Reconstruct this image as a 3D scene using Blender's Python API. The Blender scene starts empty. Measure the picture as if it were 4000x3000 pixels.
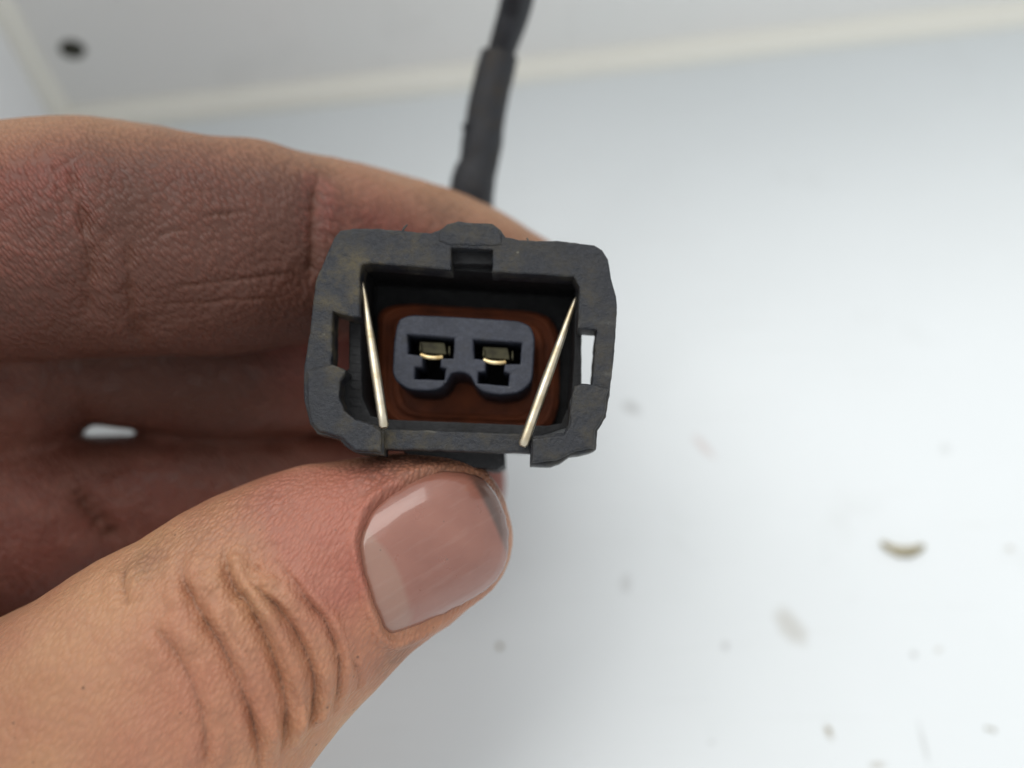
import bpy, bmesh, math, random
import numpy as np
from mathutils import Vector, Matrix
from mathutils.bvhtree import BVHTree
from mathutils import noise as mnoise

random.seed(7); np.random.seed(7)
S = bpy.context.scene
COL = S.collection
R = math.radians
MM = 0.001

# ------------------------------------------------------------------ camera, light, exposure
F = 4255.0                       # focal length in photo pixels (4000 wide)
CAM_H = 138.0                    # mm above the white base
PITCH = 63.0                     # degrees below the horizon
cam_d = bpy.data.cameras.new('camera'); cam = bpy.data.objects.new('camera', cam_d); COL.objects.link(cam)
cam_d.sensor_width = 36; cam_d.lens = 36 * F / 4000
cam_d.clip_start = 0.005; cam_d.clip_end = 50
cam.location = (0, 0, CAM_H * MM); cam.rotation_euler = (R(90 - PITCH), 0, 0)
cam_d.dof.use_dof = True; cam_d.dof.focus_distance = 0.0955
cam_d.dof.aperture_fstop = (cam_d.lens) / 3.4      # aperture 3.4 mm across
S.camera = cam
MC = Matrix.Translation(cam.location) @ Matrix.Rotation(R(90 - PITCH), 4, 'X')

w = bpy.data.worlds.new('World'); S.world = w; w.use_nodes = True
bg = w.node_tree.nodes['Background']; bg.inputs[0].default_value = (0.975, 0.99, 1.0, 1); bg.inputs[1].default_value = 0.76

def area(name, cam_pos, cam_target, sx, sy, power, color):
    """a window-like soft lamp, placed and aimed in metres (camera-relative numbers turned to the world)"""
    d = bpy.data.lights.new(name, 'AREA'); d.shape = 'RECTANGLE'; d.size = sx; d.size_y = sy
    d.energy = power; d.color = color
    o = bpy.data.objects.new(name, d); COL.objects.link(o)
    p = MC @ Vector(cam_pos); t = MC @ Vector(cam_target)
    o.location = p; o.rotation_euler = (t - p).to_track_quat('-Z', 'Y').to_euler()
    return o
area('window_light', (-0.60, 1.75, 1.55), (0, 0, -0.11), 3.0, 1.5, 43.0, (1.0, 0.985, 0.95))
S.view_settings.view_transform = 'Standard'; S.view_settings.look = 'None'
S.view_settings.exposure = 0.0; S.view_settings.gamma = 1.0
S.render.engine = 'CYCLES'; S.cycles.max_bounces = 8
try: S.cycles.use_denoising = True
except Exception: pass

# ------------------------------------------------------------------ helpers
def pix(px, py, z):
    """photo pixel + depth in mm -> camera-frame mm (x right, y up, z towards the viewer)"""
    return np.array([(px - 2000) / F * z, -(py - 1500) / F * z, -z], float)

def tag(o, label=None, cat=None, group=None, kind=None):
    if label: o['label'] = label
    if cat: o['category'] = cat
    if group: o['group'] = group
    if kind: o['kind'] = kind
    return o

class Mat:
    def __init__(s, name, color=(.5, .5, .5), rough=.5, **kw):
        s.m = bpy.data.materials.new(name); s.m.use_nodes = True
        s.nt = s.m.node_tree; s.N = s.nt.nodes; s.L = s.nt.links
        s.b = s.N['Principled BSDF']
        s.b.inputs['Base Color'].default_value = (*color, 1); s.b.inputs['Roughness'].default_value = rough
        for k, v in kw.items(): s.b.inputs[k.replace('_', ' ')].default_value = v
        s.tc = s.N.new('ShaderNodeTexCoord')
    def lk(s, a, b): s.L.new(a, b)
    def mapping(s, scale=(1, 1, 1), rot=(0, 0, 0), src='Object', loc=(0, 0, 0)):
        n = s.N.new('ShaderNodeMapping'); n.inputs['Scale'].default_value = scale
        n.inputs['Rotation'].default_value = rot; n.inputs['Location'].default_value = loc
        s.lk(s.tc.outputs[src], n.inputs[0]); return n.outputs[0]
    def noise(s, vec, scale, detail=4, rough=.55, dist=0.0):
        n = s.N.new('ShaderNodeTexNoise'); n.inputs['Scale'].default_value = scale
        n.inputs['Detail'].default_value = detail; n.inputs['Roughness'].default_value = rough
        n.inputs['Distortion'].default_value = dist
        s.lk(vec, n.inputs['Vector']); return n.outputs[0]
    def voro(s, vec, scale, feature='F1', smooth=None, rnd=1.0):
        n = s.N.new('ShaderNodeTexVoronoi'); n.feature = feature; n.inputs['Scale'].default_value = scale
        n.inputs['Randomness'].default_value = rnd
        s.lk(vec, n.inputs['Vector']); return n.outputs[0]
    def ramp(s, fac, stops):
        n = s.N.new('ShaderNodeValToRGB'); e = n.color_ramp.elements
        while len(e) < len(stops): e.new(0.5)
        for i, (p, c) in enumerate(stops):
            e[i].position = p; e[i].color = (*c, 1) if len(c) == 3 else c
        s.lk(fac, n.inputs[0]); return n.outputs[0]
    def mr(s, v, a, b, c=0.0, d=1.0):
        n = s.N.new('ShaderNodeMapRange'); n.inputs[1].default_value = a; n.inputs[2].default_value = b
        n.inputs[3].default_value = c; n.inputs[4].default_value = d; s.lk(v, n.inputs[0]); return n.outputs[0]
    def math(s, op, a, b=None, c=None):
        n = s.N.new('ShaderNodeMath'); n.operation = op
        for i, v in enumerate((a, b, c)):
            if v is None: continue
            if isinstance(v, (int, float)): n.inputs[i].default_value = v
            else: s.lk(v, n.inputs[i])
        return n.outputs[0]
    def mix(s, fac, a, b, mode='MIX'):
        n = s.N.new('ShaderNodeMix'); n.data_type = 'RGBA'; n.blend_type = mode
        for i, v in ((0, fac), (6, a), (7, b)):
            if isinstance(v, (int, float)): n.inputs[i].default_value = v
            elif isinstance(v, tuple): n.inputs[i].default_value = (*v, 1)
            else: s.lk(v, n.inputs[i])
        return n.outputs[2]
    def attr(s, name):
        n = s.N.new('ShaderNodeAttribute'); n.attribute_name = name; return n.outputs['Fac']
    def bump(s, h, dist, strength=1.0, prev=None):
        n = s.N.new('ShaderNodeBump'); n.inputs['Distance'].default_value = dist; n.inputs['Strength'].default_value = strength
        s.lk(h, n.inputs['Height'])
        if prev is not None: s.lk(prev, n.inputs['Normal'])
        s.lk(n.outputs[0], s.b.inputs['Normal']); return n.outputs[0]
    def color(s, c): s.lk(c, s.b.inputs['Base Color'])
    def rough(s, c): s.lk(c, s.b.inputs['Roughness'])

# ------------------------------------------------------------------ materials
def plastic(name, base, dust, dust_amt, rough=.55, bump=.00006, side=0, dots=.3):
    m = Mat(name, base, rough)
    v = m.mapping()
    n1 = m.noise(v, 420, 8, .72); n2 = m.noise(v, 2200, 4, .7); n3 = m.noise(v, 110, 4, .6)
    lo = .60 - dust_amt * .15
    f = m.math('MULTIPLY', m.mr(n1, lo - .02, lo + .16), m.mr(n3, .38, .58))
    if side:      # grime has settled on one side of the plug
        sx = m.N.new('ShaderNodeSeparateXYZ'); m.lk(m.tc.outputs['Object'], sx.inputs[0])
        f = m.math('MULTIPLY', f, m.mr(sx.outputs[0], -.010, .006, 1.0, .40))
    c = m.mix(m.math('MULTIPLY', f, .85), base, dust)
    c = m.mix(m.mr(n2, .45, .70, 0, .6), c, tuple(x * 1.9 + .01 for x in base))
    sp = m.voro(v, 620, rnd=1.0)
    c = m.mix(m.math('MULTIPLY', m.mr(sp, .02, .10, dots, 0), m.mr(n1, .5, .6)), c, (.30, .29, .22))
    if side:
        gm = m.N.new('ShaderNodeNewGeometry'); ed = m.mr(gm.outputs['Pointiness'], .52, .62, 0, .55)
        c = m.mix(m.math('MULTIPLY', ed, m.mr(n1, .4, .6)), c, (.11, .11, .10))
    m.color(c); m.rough(m.mr(n1, .3, .7, rough - .12, rough + .2))
    h = m.math('ADD', m.math('MULTIPLY', n2, .5), n1)
    m.bump(h, bump * 2.2)
    return m.m
M_FRAME = plastic('worn_dusty_plastic', (.010, .012, .017), (.092, .073, .036), 1.0, .46, .00013, side=1, dots=.8)
M_BODY = plastic('black_plastic', (.006, .0065, .008), (.02, .018, .014), .3, .62, dots=0)
M_PLUG = plastic('slate_plastic', (.024, .028, .042), (.038, .038, .042), .3, .5, .00005, dots=0)
M_BOOT = plastic('black_rubber', (.009, .010, .014), (.036, .026, .014), .8, .5, .00012)
M_CABLE = plastic('black_cable_sheath', (.007, .008, .012), (.03, .026, .018), .2, .42, .00004)

m = Mat('orange_silicone', (.30, .055, .02), .75)
v = m.mapping(); n1 = m.noise(v, 300, 5, .6); n2 = m.noise(v, 1200, 3)
m.color(m.mix(m.mr(n1, .35, .7), (.27, .066, .020), (.12, .030, .011)))
m.bump(n2, .00008); M_SEAL = m.m
m = Mat('tinned_wire', (.62, .55, .42), .32, Metallic=1.0)
v = m.mapping(); n1 = m.noise(v, 500, 5, .6)
m.color(m.mix(m.mr(n1, .35, .7), (.74, .68, .56), (.46, .37, .22))); m.rough(m.mr(n1, .3, .7, .28, .5)); m.bump(n1, .00003); M_WIRE = m.m
m = Mat('brass', (.80, .58, .24), .35, Metallic=.7)
v = m.mapping(); n1 = m.noise(v, 900, 4); m.color(m.mix(m.mr(n1, .4, .7), (.95, .78, .45), (.60, .38, .12))); M_BRASS = m.m
m = Mat('tarnished_brass', (.16, .14, .07), .45, Metallic=.6)
v = m.mapping(); n1 = m.noise(v, 900, 4); m.color(m.mix(m.mr(n1, .4, .7), (.06, .055, .028), (.025, .022, .012))); M_TARN = m.m
m = Mat('black_hole', (.004, .004, .004), .9); M_BLACK = m.m

# ------------------------------------------------------------------ the setting: white base, back wall, left wall
def ray_floor(px, py):
    o = MC.translation; d = (MC.to_3x3() @ Vector(pix(px, py, 1.0))).normalized()
    return o + d * (-o.z / d.z)
PA = ray_floor(235, 478); PB = ray_floor(4000, 52)
ex = (PB - PA); ex.z = 0; ex.normalize()            # along the back wall
ey = Vector((-ex.y, ex.x, 0))                        # away from the camera
def white_surface(name, c1, c2, rough, spots=(), frame=None):
    m = Mat(name, c1, rough)
    v = m.mapping(src='Object')
    n1 = m.noise(v, 9, 5, .6); n2 = m.noise(v, 60, 6, .6); n3 = m.noise(v, 420, 3, .6)
    c = m.mix(m.mr(n1, .35, .68), c1, c2)
    c = m.mix(m.mr(n2, .60, .74, 0, .10), c, (.42, .42, .38))
    c = m.mix(m.mr(n3, .70, .78, 0, .16), c, (.30, .29, .25))
    nd = m.noise(v, 230, 4, .6)
    for (x, y, rx, ry, rot, col, amt) in spots:
        # a stain of its own shape at a place on the sheet
        mp = m.N.new('ShaderNodeMapping'); mp.vector_type = 'TEXTURE'
        mp.inputs['Location'].default_value = (x, y, 0); mp.inputs['Rotation'].default_value = (0, 0, rot)
        mp.inputs['Scale'].default_value = (rx, ry, 1); m.lk(m.tc.outputs['Object'], mp.inputs[0])
        ln = m.N.new('ShaderNodeVectorMath'); ln.operation = 'LENGTH'; m.lk(mp.outputs[0], ln.inputs[0])
        d = m.math('ADD', ln.outputs['Value'], m.math('MULTIPLY', m.math('SUBTRACT', nd, .5), 1.6))
        c = m.mix(m.mr(d, .35, 1.15, amt, 0), c, col)
    ms = m.N.new('ShaderNodeMapping'); ms.inputs['Scale'].default_value = (40, 900, 1); ms.inputs['Rotation'].default_value = (0, 0, .5); m.lk(m.tc.outputs['Object'], ms.inputs[0])
    c = m.mix(m.mr(m.noise(ms.outputs[0], 1.0, 4, .6), .60, .80, 0, .14), c, (.45, .44, .40))
    m.color(c); m.rough(m.mr(n2, .3, .7, rough - .08, rough + .12)); m.bump(n2, .0002, .5)
    return m.m

def quad(name, pts, mat, n=1):
    me = bpy.data.meshes.new(name); me.from_pydata([tuple(p) for p in pts], [], [(0, 1, 2, 3)]); me.materials.append(mat)
    o = bpy.data.objects.new(name, me); COL.objects.link(o); return o

floor_org = ray_floor(2600, 1900)
def fl(px, py): p = ray_floor(px, py) - floor_org; return p.x, p.y
def spot(px, py, wpx, hpx, rot, col, amt):
    x, y = fl(px, py); k = .155 / F / 1.0
    return (x, y, wpx * k, hpx * k * 1.1, rot, col, amt)
BR = (.42, .39, .33); GR = (.46, .47, .47); OL = (.25, .24, .18)
spots = [spot(2465, 1593, 48, 26, -.5, GR, .75), spot(2750, 1747, 60, 16, -.9, (.60, .50, .48), .5),
         spot(3690, 1752, 30, 24, 0, GR, .35), spot(3083, 2442, 44, 75, .5, BR, .45), spot(2446, 2278, 26, 40, 0, GR, .4),
         spot(2832, 2524, 18, 18, 0, GR, .7), spot(2263, 277, 70, 30, 0, (.40, .40, .36), .6), spot(3854, 2845, 9, 8, 0, OL, .9),
         spot(3881, 2853, 9, 8, 0, OL, .9), spot(3237, 2861, 14, 26, .3, BR, .7), spot(3608, 2905, 9, 70, .1, GR, .5),
         spot(3425, 2990, 34, 12, 0, BR, .6), spot(3570, 2557, 14, 14, 0, GR, .7),
         spot(3666, 2538, 16, 9, .4, BR, .5), spot(3946, 2143, 18, 12, 0, BR, .6),
         spot(1952, 2524, 16, 16, 0, GR, .8), spot(2780, 2900, 14, 10, 0, GR, .5)]
M_FLOOR = white_surface('white_painted_sheet', (.79, .83, .85), (.75, .79, .805), .62, spots)
M_WALL = white_surface('offwhite_wall_sheet', (.91, .90, .88), (.86, .88, .86), .5)
M_WALL2 = white_surface('white_side_sheet', (.93, .94, .95), (.91, .92, .93), .5)
M_BEAD = white_surface('cream_sealant', (.95, .94, .86), (.93, .91, .82), .45)

T = .005
c0 = PA; L1 = 0.75; FW = 0.8
q = [c0 - floor_org - ey * FW, c0 + ex * L1 - floor_org - ey * FW, c0 + ex * L1 - floor_org, c0 - floor_org]
floor = quad('floor', q, M_FLOOR); floor.location = floor_org; tag(floor, kind='structure')
def slab(name, org, a, b, la, lb, th_dir, mat):
    bm = bmesh.new(); vs = []
    for k in (0, 1):
        for (i, j) in ((0, 0), (1, 0), (1, 1), (0, 1)):
            vs.append(bm.verts.new(a * (la * i) + b * (lb * j) + th_dir * (T * k)))
    for f in ((0, 1, 2, 3), (7, 6, 5, 4), (0, 4, 5, 1), (1, 5, 6, 2), (2, 6, 7, 3), (3, 7, 4, 0)): bm.faces.new([vs[i] for i in f])
    bmesh.ops.recalc_face_normals(bm, faces=bm.faces)
    me = bpy.data.meshes.new(name); bm.to_mesh(me); bm.free(); me.materials.append(mat)
    o = bpy.data.objects.new(name, me); COL.objects.link(o); o.location = org; return o
UP = Vector((0, 0, 1))
wb = slab('back_wall', c0 - UP * .002, ex, UP, L1, .09, ey, M_WALL)
tag(wb, 'grey off-white upright panel behind the cable, above the cream seam', 'wall', kind='structure')
wl = slab('side_wall', c0 - UP * .002 + ey * T, -ey, UP, FW, .09, -ex, M_WALL2)
tag(wl, 'bright white side panel at the far left corner', 'wall', kind='structure')

def tube(name, pts, rads, mat, seg=20, parent=None, caps=True, M=None, squash=1.0, jit=0.0):
    """swept tube through pts (mm in frame M) as one mesh"""
    P = [Vector(p) for p in pts]; bm = bmesh.new(); rings = []
    up = Vector((0, 0, 1))
    for i, p in enumerate(P):
        t = (P[min(i + 1, len(P) - 1)] - P[max(i - 1, 0)]).normalized()
        a = t.cross(up)
        if a.length < 1e-4: a = t.cross(Vector((1, 0, 0)))
        a.normalize(); b = a.cross(t).normalized()
        ring = []
        for k in range(seg):
            th = 2 * math.pi * k / seg
            rr = rads[i] * (1 + jit * mnoise.noise(Vector((i * .35, k * .9, 3.1))))
            ring.append(bm.verts.new((p + a * math.cos(th) * rr + b * math.sin(th) * rr * squash) * MM))
        rings.append(ring)
    for i in range(len(rings) - 1):
        for k in range(seg):
            bm.faces.new((rings[i][k], rings[i][(k + 1) % seg], rings[i + 1][(k + 1) % seg], rings[i + 1][k]))
    if caps: bm.faces.new(rings[0][::-1]); bm.faces.new(rings[-1])
    bmesh.ops.recalc_face_normals(bm, faces=bm.faces)
    me = bpy.data.meshes.new(name); bm.to_mesh(me); bm.free()
    me.polygons.foreach_set('use_smooth', [True] * len(me.polygons)); me.set_sharp_from_angle(angle=R(50)); me.materials.append(mat)
    o = bpy.data.objects.new(name, me); COL.objects.link(o)
    if parent is not None: o.parent = parent
    elif M is not None: o.matrix_world = M
    return o
def smooth_path(st, n):
    """Catmull-Rom through rows of numbers"""
    st = np.array(st, float); out = []
    for i in range(len(st) - 1):
        p0 = st[max(i - 1, 0)]; p1 = st[i]; p2 = st[i + 1]; p3 = st[min(i + 2, len(st) - 1)]
        for k in range(n):
            t = k / n
            out.append(.5 * ((2 * p1) + (-p0 + p2) * t + (2 * p0 - 5 * p1 + 4 * p2 - p3) * t * t + (-p0 + 3 * p1 - 3 * p2 + p3) * t ** 3))
    out.append(st[-1]); return np.array(out)

# sealant beads: along the floor seam and up the corner
bead_pts = [((ex * (s * L1 / 60)) * 1000 + Vector((0, -.3, .3)) + UP * .2 * math.sin(s * .7)) for s in range(61)]
sb = tube('sealant_seam', bead_pts, [2.7 + .12 * math.sin(s * 1.7) for s in range(61)], M_BEAD, 14)
sb.location = c0; tag(sb, 'long cream sealant seam running between white base and grey panel', 'sealant seam')
sv = tube('sealant_seam', [(UP * (s * 4) + ex * .3) for s in range(23)], [2.3 + .1 * math.sin(s * 1.3) for s in range(23)], M_BEAD, 14)
sv.location = c0 + UP * .001; tag(sv, 'short cream sealant seam climbing the corner at upper left', 'sealant seam')

# dark round hole with a raised rim, in the back wall
def ray_plane(px, py, p0, n):
    o = MC.translation; d = (MC.to_3x3() @ Vector(pix(px, py, 1.0))).normalized()
    return o + d * ((p0 - o).dot(n) / d.dot(n))
hp = ray_plane(283, 192, c0, ey)
def lathe(name, prof, mat, seg=32, parent=None):
    bm = bmesh.new(); rings = []
    for (r, z) in prof:
        rings.append([bm.verts.new((r * math.cos(2 * math.pi * k / seg) * MM, r * math.sin(2 * math.pi * k / seg) * MM, z * MM)) for k in range(seg)])
    for i in range(len(rings) - 1):
        for k in range(seg): bm.faces.new((rings[i][k], rings[i][(k + 1) % seg], rings[i + 1][(k + 1) % seg], rings[i + 1][k]))
    bm.faces.new(rings[0]); bm.faces.new(rings[-1])
    bmesh.ops.recalc_face_normals(bm, faces=bm.faces)
    me = bpy.data.meshes.new(name); bm.to_mesh(me); bm.free(); me.materials.append(mat)
    me.polygons.foreach_set('use_smooth', [True] * len(me.polygons))
    o = bpy.data.objects.new(name, me); COL.objects.link(o); o.parent = parent; return o
m = Mat('dark_olive_rubber', (.03, .03, .018), .6); n1 = m.noise(m.mapping(), 700, 4); m.bump(n1, .0001); M_OLV = m.m
pl = lathe('rivet', [(1.9, -.3), (1.85, .15), (1.5, .45), (.9, .62), (.65, .45), (.2, .4)], M_OLV)
pl.matrix_world = Matrix.Translation(hp) @ (-ey).to_track_quat('Z', 'Y').to_matrix().to_4x4()
tag(pl, 'small dark round rivet on the grey panel at upper left', 'rivet')

# brown curved sliver and crumbs lying on the base
m = Mat('dry_straw', (.16, .13, .06), .7); n1 = m.noise(m.mapping(), 500, 4)
m.color(m.mix(m.mr(n1, .35, .65), (.42, .37, .25), (.24, .21, .12))); M_STRAW = m.m
cs = smooth_path([(3440, 2120), (3475, 2145), (3521, 2158), (3568, 2154), (3606, 2134)], 6)
a0 = ray_floor(3521, 2150)
cp = [(ray_floor(x, y) - a0) * 1000 + Vector((0, 0, .35)) for x, y in cs]
rr = [.16 + .52 * math.sin(math.pi * (i + .6) / (len(cp) + .4)) ** .8 for i in range(len(cp))]
o = tube('straw_sliver', cp, rr, M_STRAW, 10, squash=.7, jit=.4); o.location = a0
tag(o, 'curved brown sliver lying on the white base at right', 'debris')
for i, (px, py, s, lab) in enumerate([(3867, 2849, .16, 'tiny olive crumb near the lower right corner of the white base'),
                                      (1952, 2526, .30, 'small grey crumb on the white base just right of the thumb'),
                                      (3237, 2850, .26, 'brown crumb on the white base low in the photo, left of the dark scuff')]):
    bm = bmesh.new(); bmesh.ops.create_icosphere(bm, subdivisions=2, radius=s * MM)
    for v_ in bm.verts: v_.co *= 1 + .45 * mnoise.noise(v_.co * 5000 + Vector((i * 3, 0, 0))); v_.co.z *= .5
    me = bpy.data.meshes.new('crumb'); bm.to_mesh(me); bm.free(); me.materials.append(M_STRAW)
    o = bpy.data.objects.new('crumb', me); COL.objects.link(o); o.location = ray_floor(px, py) + UP * s * .4 * MM; tag(o, lab, 'debris')

# ------------------------------------------------------------------ the connector
CZ = 97.0
n_c = Vector((-.012, .125, 1)).normalized()                  # face normal in the camera frame
x_c = Vector((math.cos(R(4.6)), -math.sin(R(4.6)), 0)); x_c = (x_c - n_c * x_c.dot(n_c)).normalized(); y_c = n_c.cross(x_c)
o_c = Vector(pix(1800, 1400, CZ))
Rc = Matrix((x_c, y_c, n_c)).transposed()
def K(cx, cy, dep=0.0):
    """crop-trace point -> connector-frame mm on the plane dep mm behind the front face"""
    p = Vector(pix(1100 + .6632 * cx, 800 + .6632 * cy, 1.0))
    pl_o = o_c - n_c * dep
    t = pl_o.dot(n_c) / p.dot(n_c); q_ = p * t - o_c
    return (q_.dot(x_c), q_.dot(y_c), -dep)
MK = MC @ (Matrix.Translation(o_c * MM) @ Rc.to_4x4())
conn = bpy.data.objects.new('electrical_connector', None); COL.objects.link(conn); conn.matrix_world = MK
conn.empty_display_size = .01
tag(conn, 'worn dark grey two-pin electrical plug held between thumb and index finger', 'connector')

def rough_outline(pts, step, jit, seed=0):
    out = []; n = len(pts)
    for i in range(n):
        a = Vector((*pts[i][:2], 0)); b = Vector((*pts[(i + 1) % n][:2], 0)); k = max(1, int((b - a).length / step))
        nr = (b - a).normalized().cross(Vector((0, 0, 1)))
        for j in range(k):
            p = a.lerp(b, j / k)
            out.append(p + nr * jit * (mnoise.noise(p * 1.1 + Vector((seed, 5, 0))) + .6 * mnoise.noise(p * 3.7 + Vector((0, seed, 2))) + .45 * max(0, mnoise.noise(p * 8 + Vector((seed, 2, 2))))))
    return out
def fillet(pts, r, n=4):
    out = []; N = len(pts)
    for i in range(N):
        p = Vector(pts[i][:2]); a = Vector(pts[i - 1][:2]) - p; b = Vector(pts[(i + 1) % N][:2]) - p
        rr_ = min(r, a.length * .45, b.length * .45)
        s = p + a.normalized() * rr_; e = p + b.normalized() * rr_
        for k in range(n + 1):
            t = k / n; out.append(tuple((s.lerp(p, t)).lerp(p.lerp(e, t), t)))
    return out
def extrude(name, loops, z0, z1, mat, parent, bev=.12, step=.5, jit=.03, seed=0):
    """loops: outlines (mm), first is outer, others holes; solid from z0 (front) to z1 (back, smaller)"""
    cu = bpy.data.curves.new(name, 'CURVE'); cu.dimensions = '2D'; cu.fill_mode = 'BOTH'
    for lp in loops:
        pts = rough_outline(lp, step, jit, seed) if step else [Vector((*p[:2], 0)) for p in lp]
        sp = cu.splines.new('POLY'); sp.points.add(len(pts) - 1); sp.use_cyclic_u = True
        for i, p in enumerate(pts): sp.points[i].co = (p.x * MM, p.y * MM, 0, 1)
    cu.extrude = (z0 - z1) / 2 * MM - bev * MM; cu.bevel_depth = bev * MM; cu.bevel_resolution = 2; cu.offset = -bev * MM
    tmp = bpy.data.objects.new('tmp', cu)
    me = bpy.data.meshes.new_from_object(tmp); bpy.data.objects.remove(tmp); bpy.data.curves.remove(cu)
    me.name = name; me.transform(Matrix.Translation((0, 0, (z0 + z1) / 2 * MM)))
    me.materials.clear(); me.materials.append(mat)
    me.polygons.foreach_set('use_smooth', [True] * len(me.polygons)); me.set_sharp_from_angle(angle=R(40))
    o = bpy.data.objects.new(name, me); COL.objects.link(o); o.parent = parent; return o

C = lambda pts, dep=0.0: [K(x, y, dep) for x, y in pts]
# front frame: one open-bottomed ring with slots in both sides
frame_outer = [(345, 150), (420, 138), (560, 138), (880, 165), (930, 150), (975, 110), (1040, 93), (1100, 104), (1240, 108), (1290, 148),
               (1320, 188), (1400, 205), (1500, 208), (1680, 213), (1840, 238), (1890, 265), (1925, 320), (1940, 430), (1972, 540),
               (1977, 600), (1962, 860), (1937, 1080), (1912, 1250), (1862, 1330), (1852, 1440), (1810, 1460), (1700, 1480), (1640, 1520), (1590, 1540), (1463, 1535)]
frame_inner = [(1463, 1360), (1660, 1345), (1690, 1290), (1700, 1150), (1725, 1068), (1760, 1056), (1828, 1058), (1848, 800), (1856, 738), (1745, 728),
               (1752, 480), (1720, 425), (1240, 397), (1242, 265), (1000, 253), (1000, 383), (520, 345), (476, 352), (462, 420), (462, 662),
               (410, 662), (300, 628), (296, 935), (380, 975), (345, 1030), (335, 1130), (365, 1210), (430, 1262), (545, 1292), (600, 1330)]
frame_left = [(600, 1476), (430, 1460), (370, 1420), (340, 1382), (210, 1350), (165, 1290), (130, 1150), (130, 960), (163, 760), (198, 450), (260, 300), (310, 190)]
extrude('frame', [C(frame_outer + frame_inner + frame_left)], 0, -3.4, M_FRAME, conn, bev=.20, step=.3, jit=.06)
# lower corner lugs standing proud of the frame
extrude('corner_lug', [C([(232, 955), (300, 938), (378, 978), (348, 1035), (338, 1130), (368, 1208), (432, 1262), (540, 1294), (585, 1335), (590, 1460), (430, 1448), (345, 1372),
                          (222, 1338), (172, 1280), (148, 1150), (148, 980)], -.55)], .55, -.3, M_FRAME, conn, bev=.22, step=.3, jit=.08, seed=3)
extrude('corner_lug', [C([(1726, 1070), (1768, 1052), (1850, 1060), (1925, 1085), (1898, 1245), (1850, 1325), (1838, 1430), (1700, 1465), (1620, 1505), (1475, 1520), (1475, 1375), (1664, 1352),
                          (1698, 1290), (1704, 1150)], -.5)], .5, -.3, M_FRAME, conn, bev=.22, step=.3, jit=.08, seed=5)
# raised key rib on top, running back along the body
extrude('top_rib', [C([(930, 158), (975, 114), (1040, 97), (1240, 112), (1288, 152), (1300, 235), (1255, 245), (985, 238), (925, 215)], -.12)], .12, -9.0, M_FRAME, conn, bev=.22, step=.3, jit=.12, seed=9)
extrude('bottom_bar', [C([(590, 1318), (1470, 1352), (1470, 1462), (1200, 1456), (590, 1440)], .7)], -.7, -3.0, M_FRAME, conn, bev=.18, jit=.08, seed=11)
extrude('key_step', [C([(985, 240), (1255, 250), (1252, 352), (990, 345)], 1.6)], -1.6, -3.6, M_BODY, conn, bev=.15, jit=.03)
# shroud: walls of the socket behind the frame
so = C([(400, 300), (560, 285), (1700, 345), (1762, 380), (1768, 800), (1768, 1100), (1720, 1300), (1500, 1368), (620, 1335), (440, 1310), (350, 1230), (325, 1120), (335, 1010), (392, 960), (392, 700)], 3.0)
si = C([(475, 345), (1755, 425), (1735, 480), (1725, 900), (1705, 1150), (1650, 1285), (1560, 1300), (620, 1262), (520, 1240), (470, 1130), (462, 700)], 3.0)
extrude('socket_wall', [so, si], -3.41, -13.4, M_BODY, conn, bev=.10, jit=.04)
extrude('socket_floor', [[(x * 1.0, y * 1.0) for x, y, z in so]], -12.6, -14.2, M_BODY, conn, bev=.1, jit=.0)
# lower lip under the bar and rear body
extrude('lower_lip', [C([(690, 1415), (1310, 1425), (1314, 1532), (1270, 1556), (880, 1542), (760, 1512)], 4.2)], -4.2, -13.0, M_BODY, conn, bev=.2, jit=.05)
rb = fillet([(-6.0, 4.0), (7.6, 3.6), (7.6, -6.4), (-6.0, -6.0)], 2.0)
extrude('rear_body', [rb], -14.0, -27.0, M_BODY, conn, bev=.5, jit=.05)
# inner wall fluting seen on the left side of the socket
for k in range(9):
    a = K(425, 770 + k * 50, 4.0); b = K(425, 790 + k * 50, 4.0)
    extrude('grip_ridge', [[(a[0] - .2, a[1]), (a[0] + .75, a[1]), (b[0] + .75, b[1]), (b[0] - .2, b[1])]], -3.35, -6.5, M_BODY, conn, bev=.04, step=0, jit=0)

# silicone seal with two raised lips
se_o = [(560, 640), (620, 592), (760, 578), (1480, 622), (1590, 660), (1640, 760), (1640, 1180), (1600, 1300), (1500, 1352), (700, 1318), (600, 1260), (565, 1150)]
def ringpts(pts, dep, scale, r):
    q_ = C(pts, dep); cx = sum(p[0] for p in q_) / len(q_); cy = sum(p[1] for p in q_) / len(q_)
    return fillet([(cx + (p[0] - cx) * scale, cy + (p[1] - cy) * scale) for p in q_], r)
D = 11.4
extrude('seal', [ringpts(se_o, D, .99, 2.0)], -D, -12.65, M_SEAL, conn, bev=.3, jit=.04)
seal = conn.children[-1] if conn.children else None
extrude('seal_lip', [ringpts(se_o, D, .955, 2.0), ringpts(se_o, D, .88, 1.8)], -D + .3, -D - .2, M_SEAL, conn, bev=.3, jit=.03)
extrude('seal_lip', [ringpts(se_o, D, .83, 1.8), ringpts(se_o, D, .74, 1.6)], -D + .55, -D - .2, M_SEAL, conn, bev=.3, jit=.03)
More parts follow.
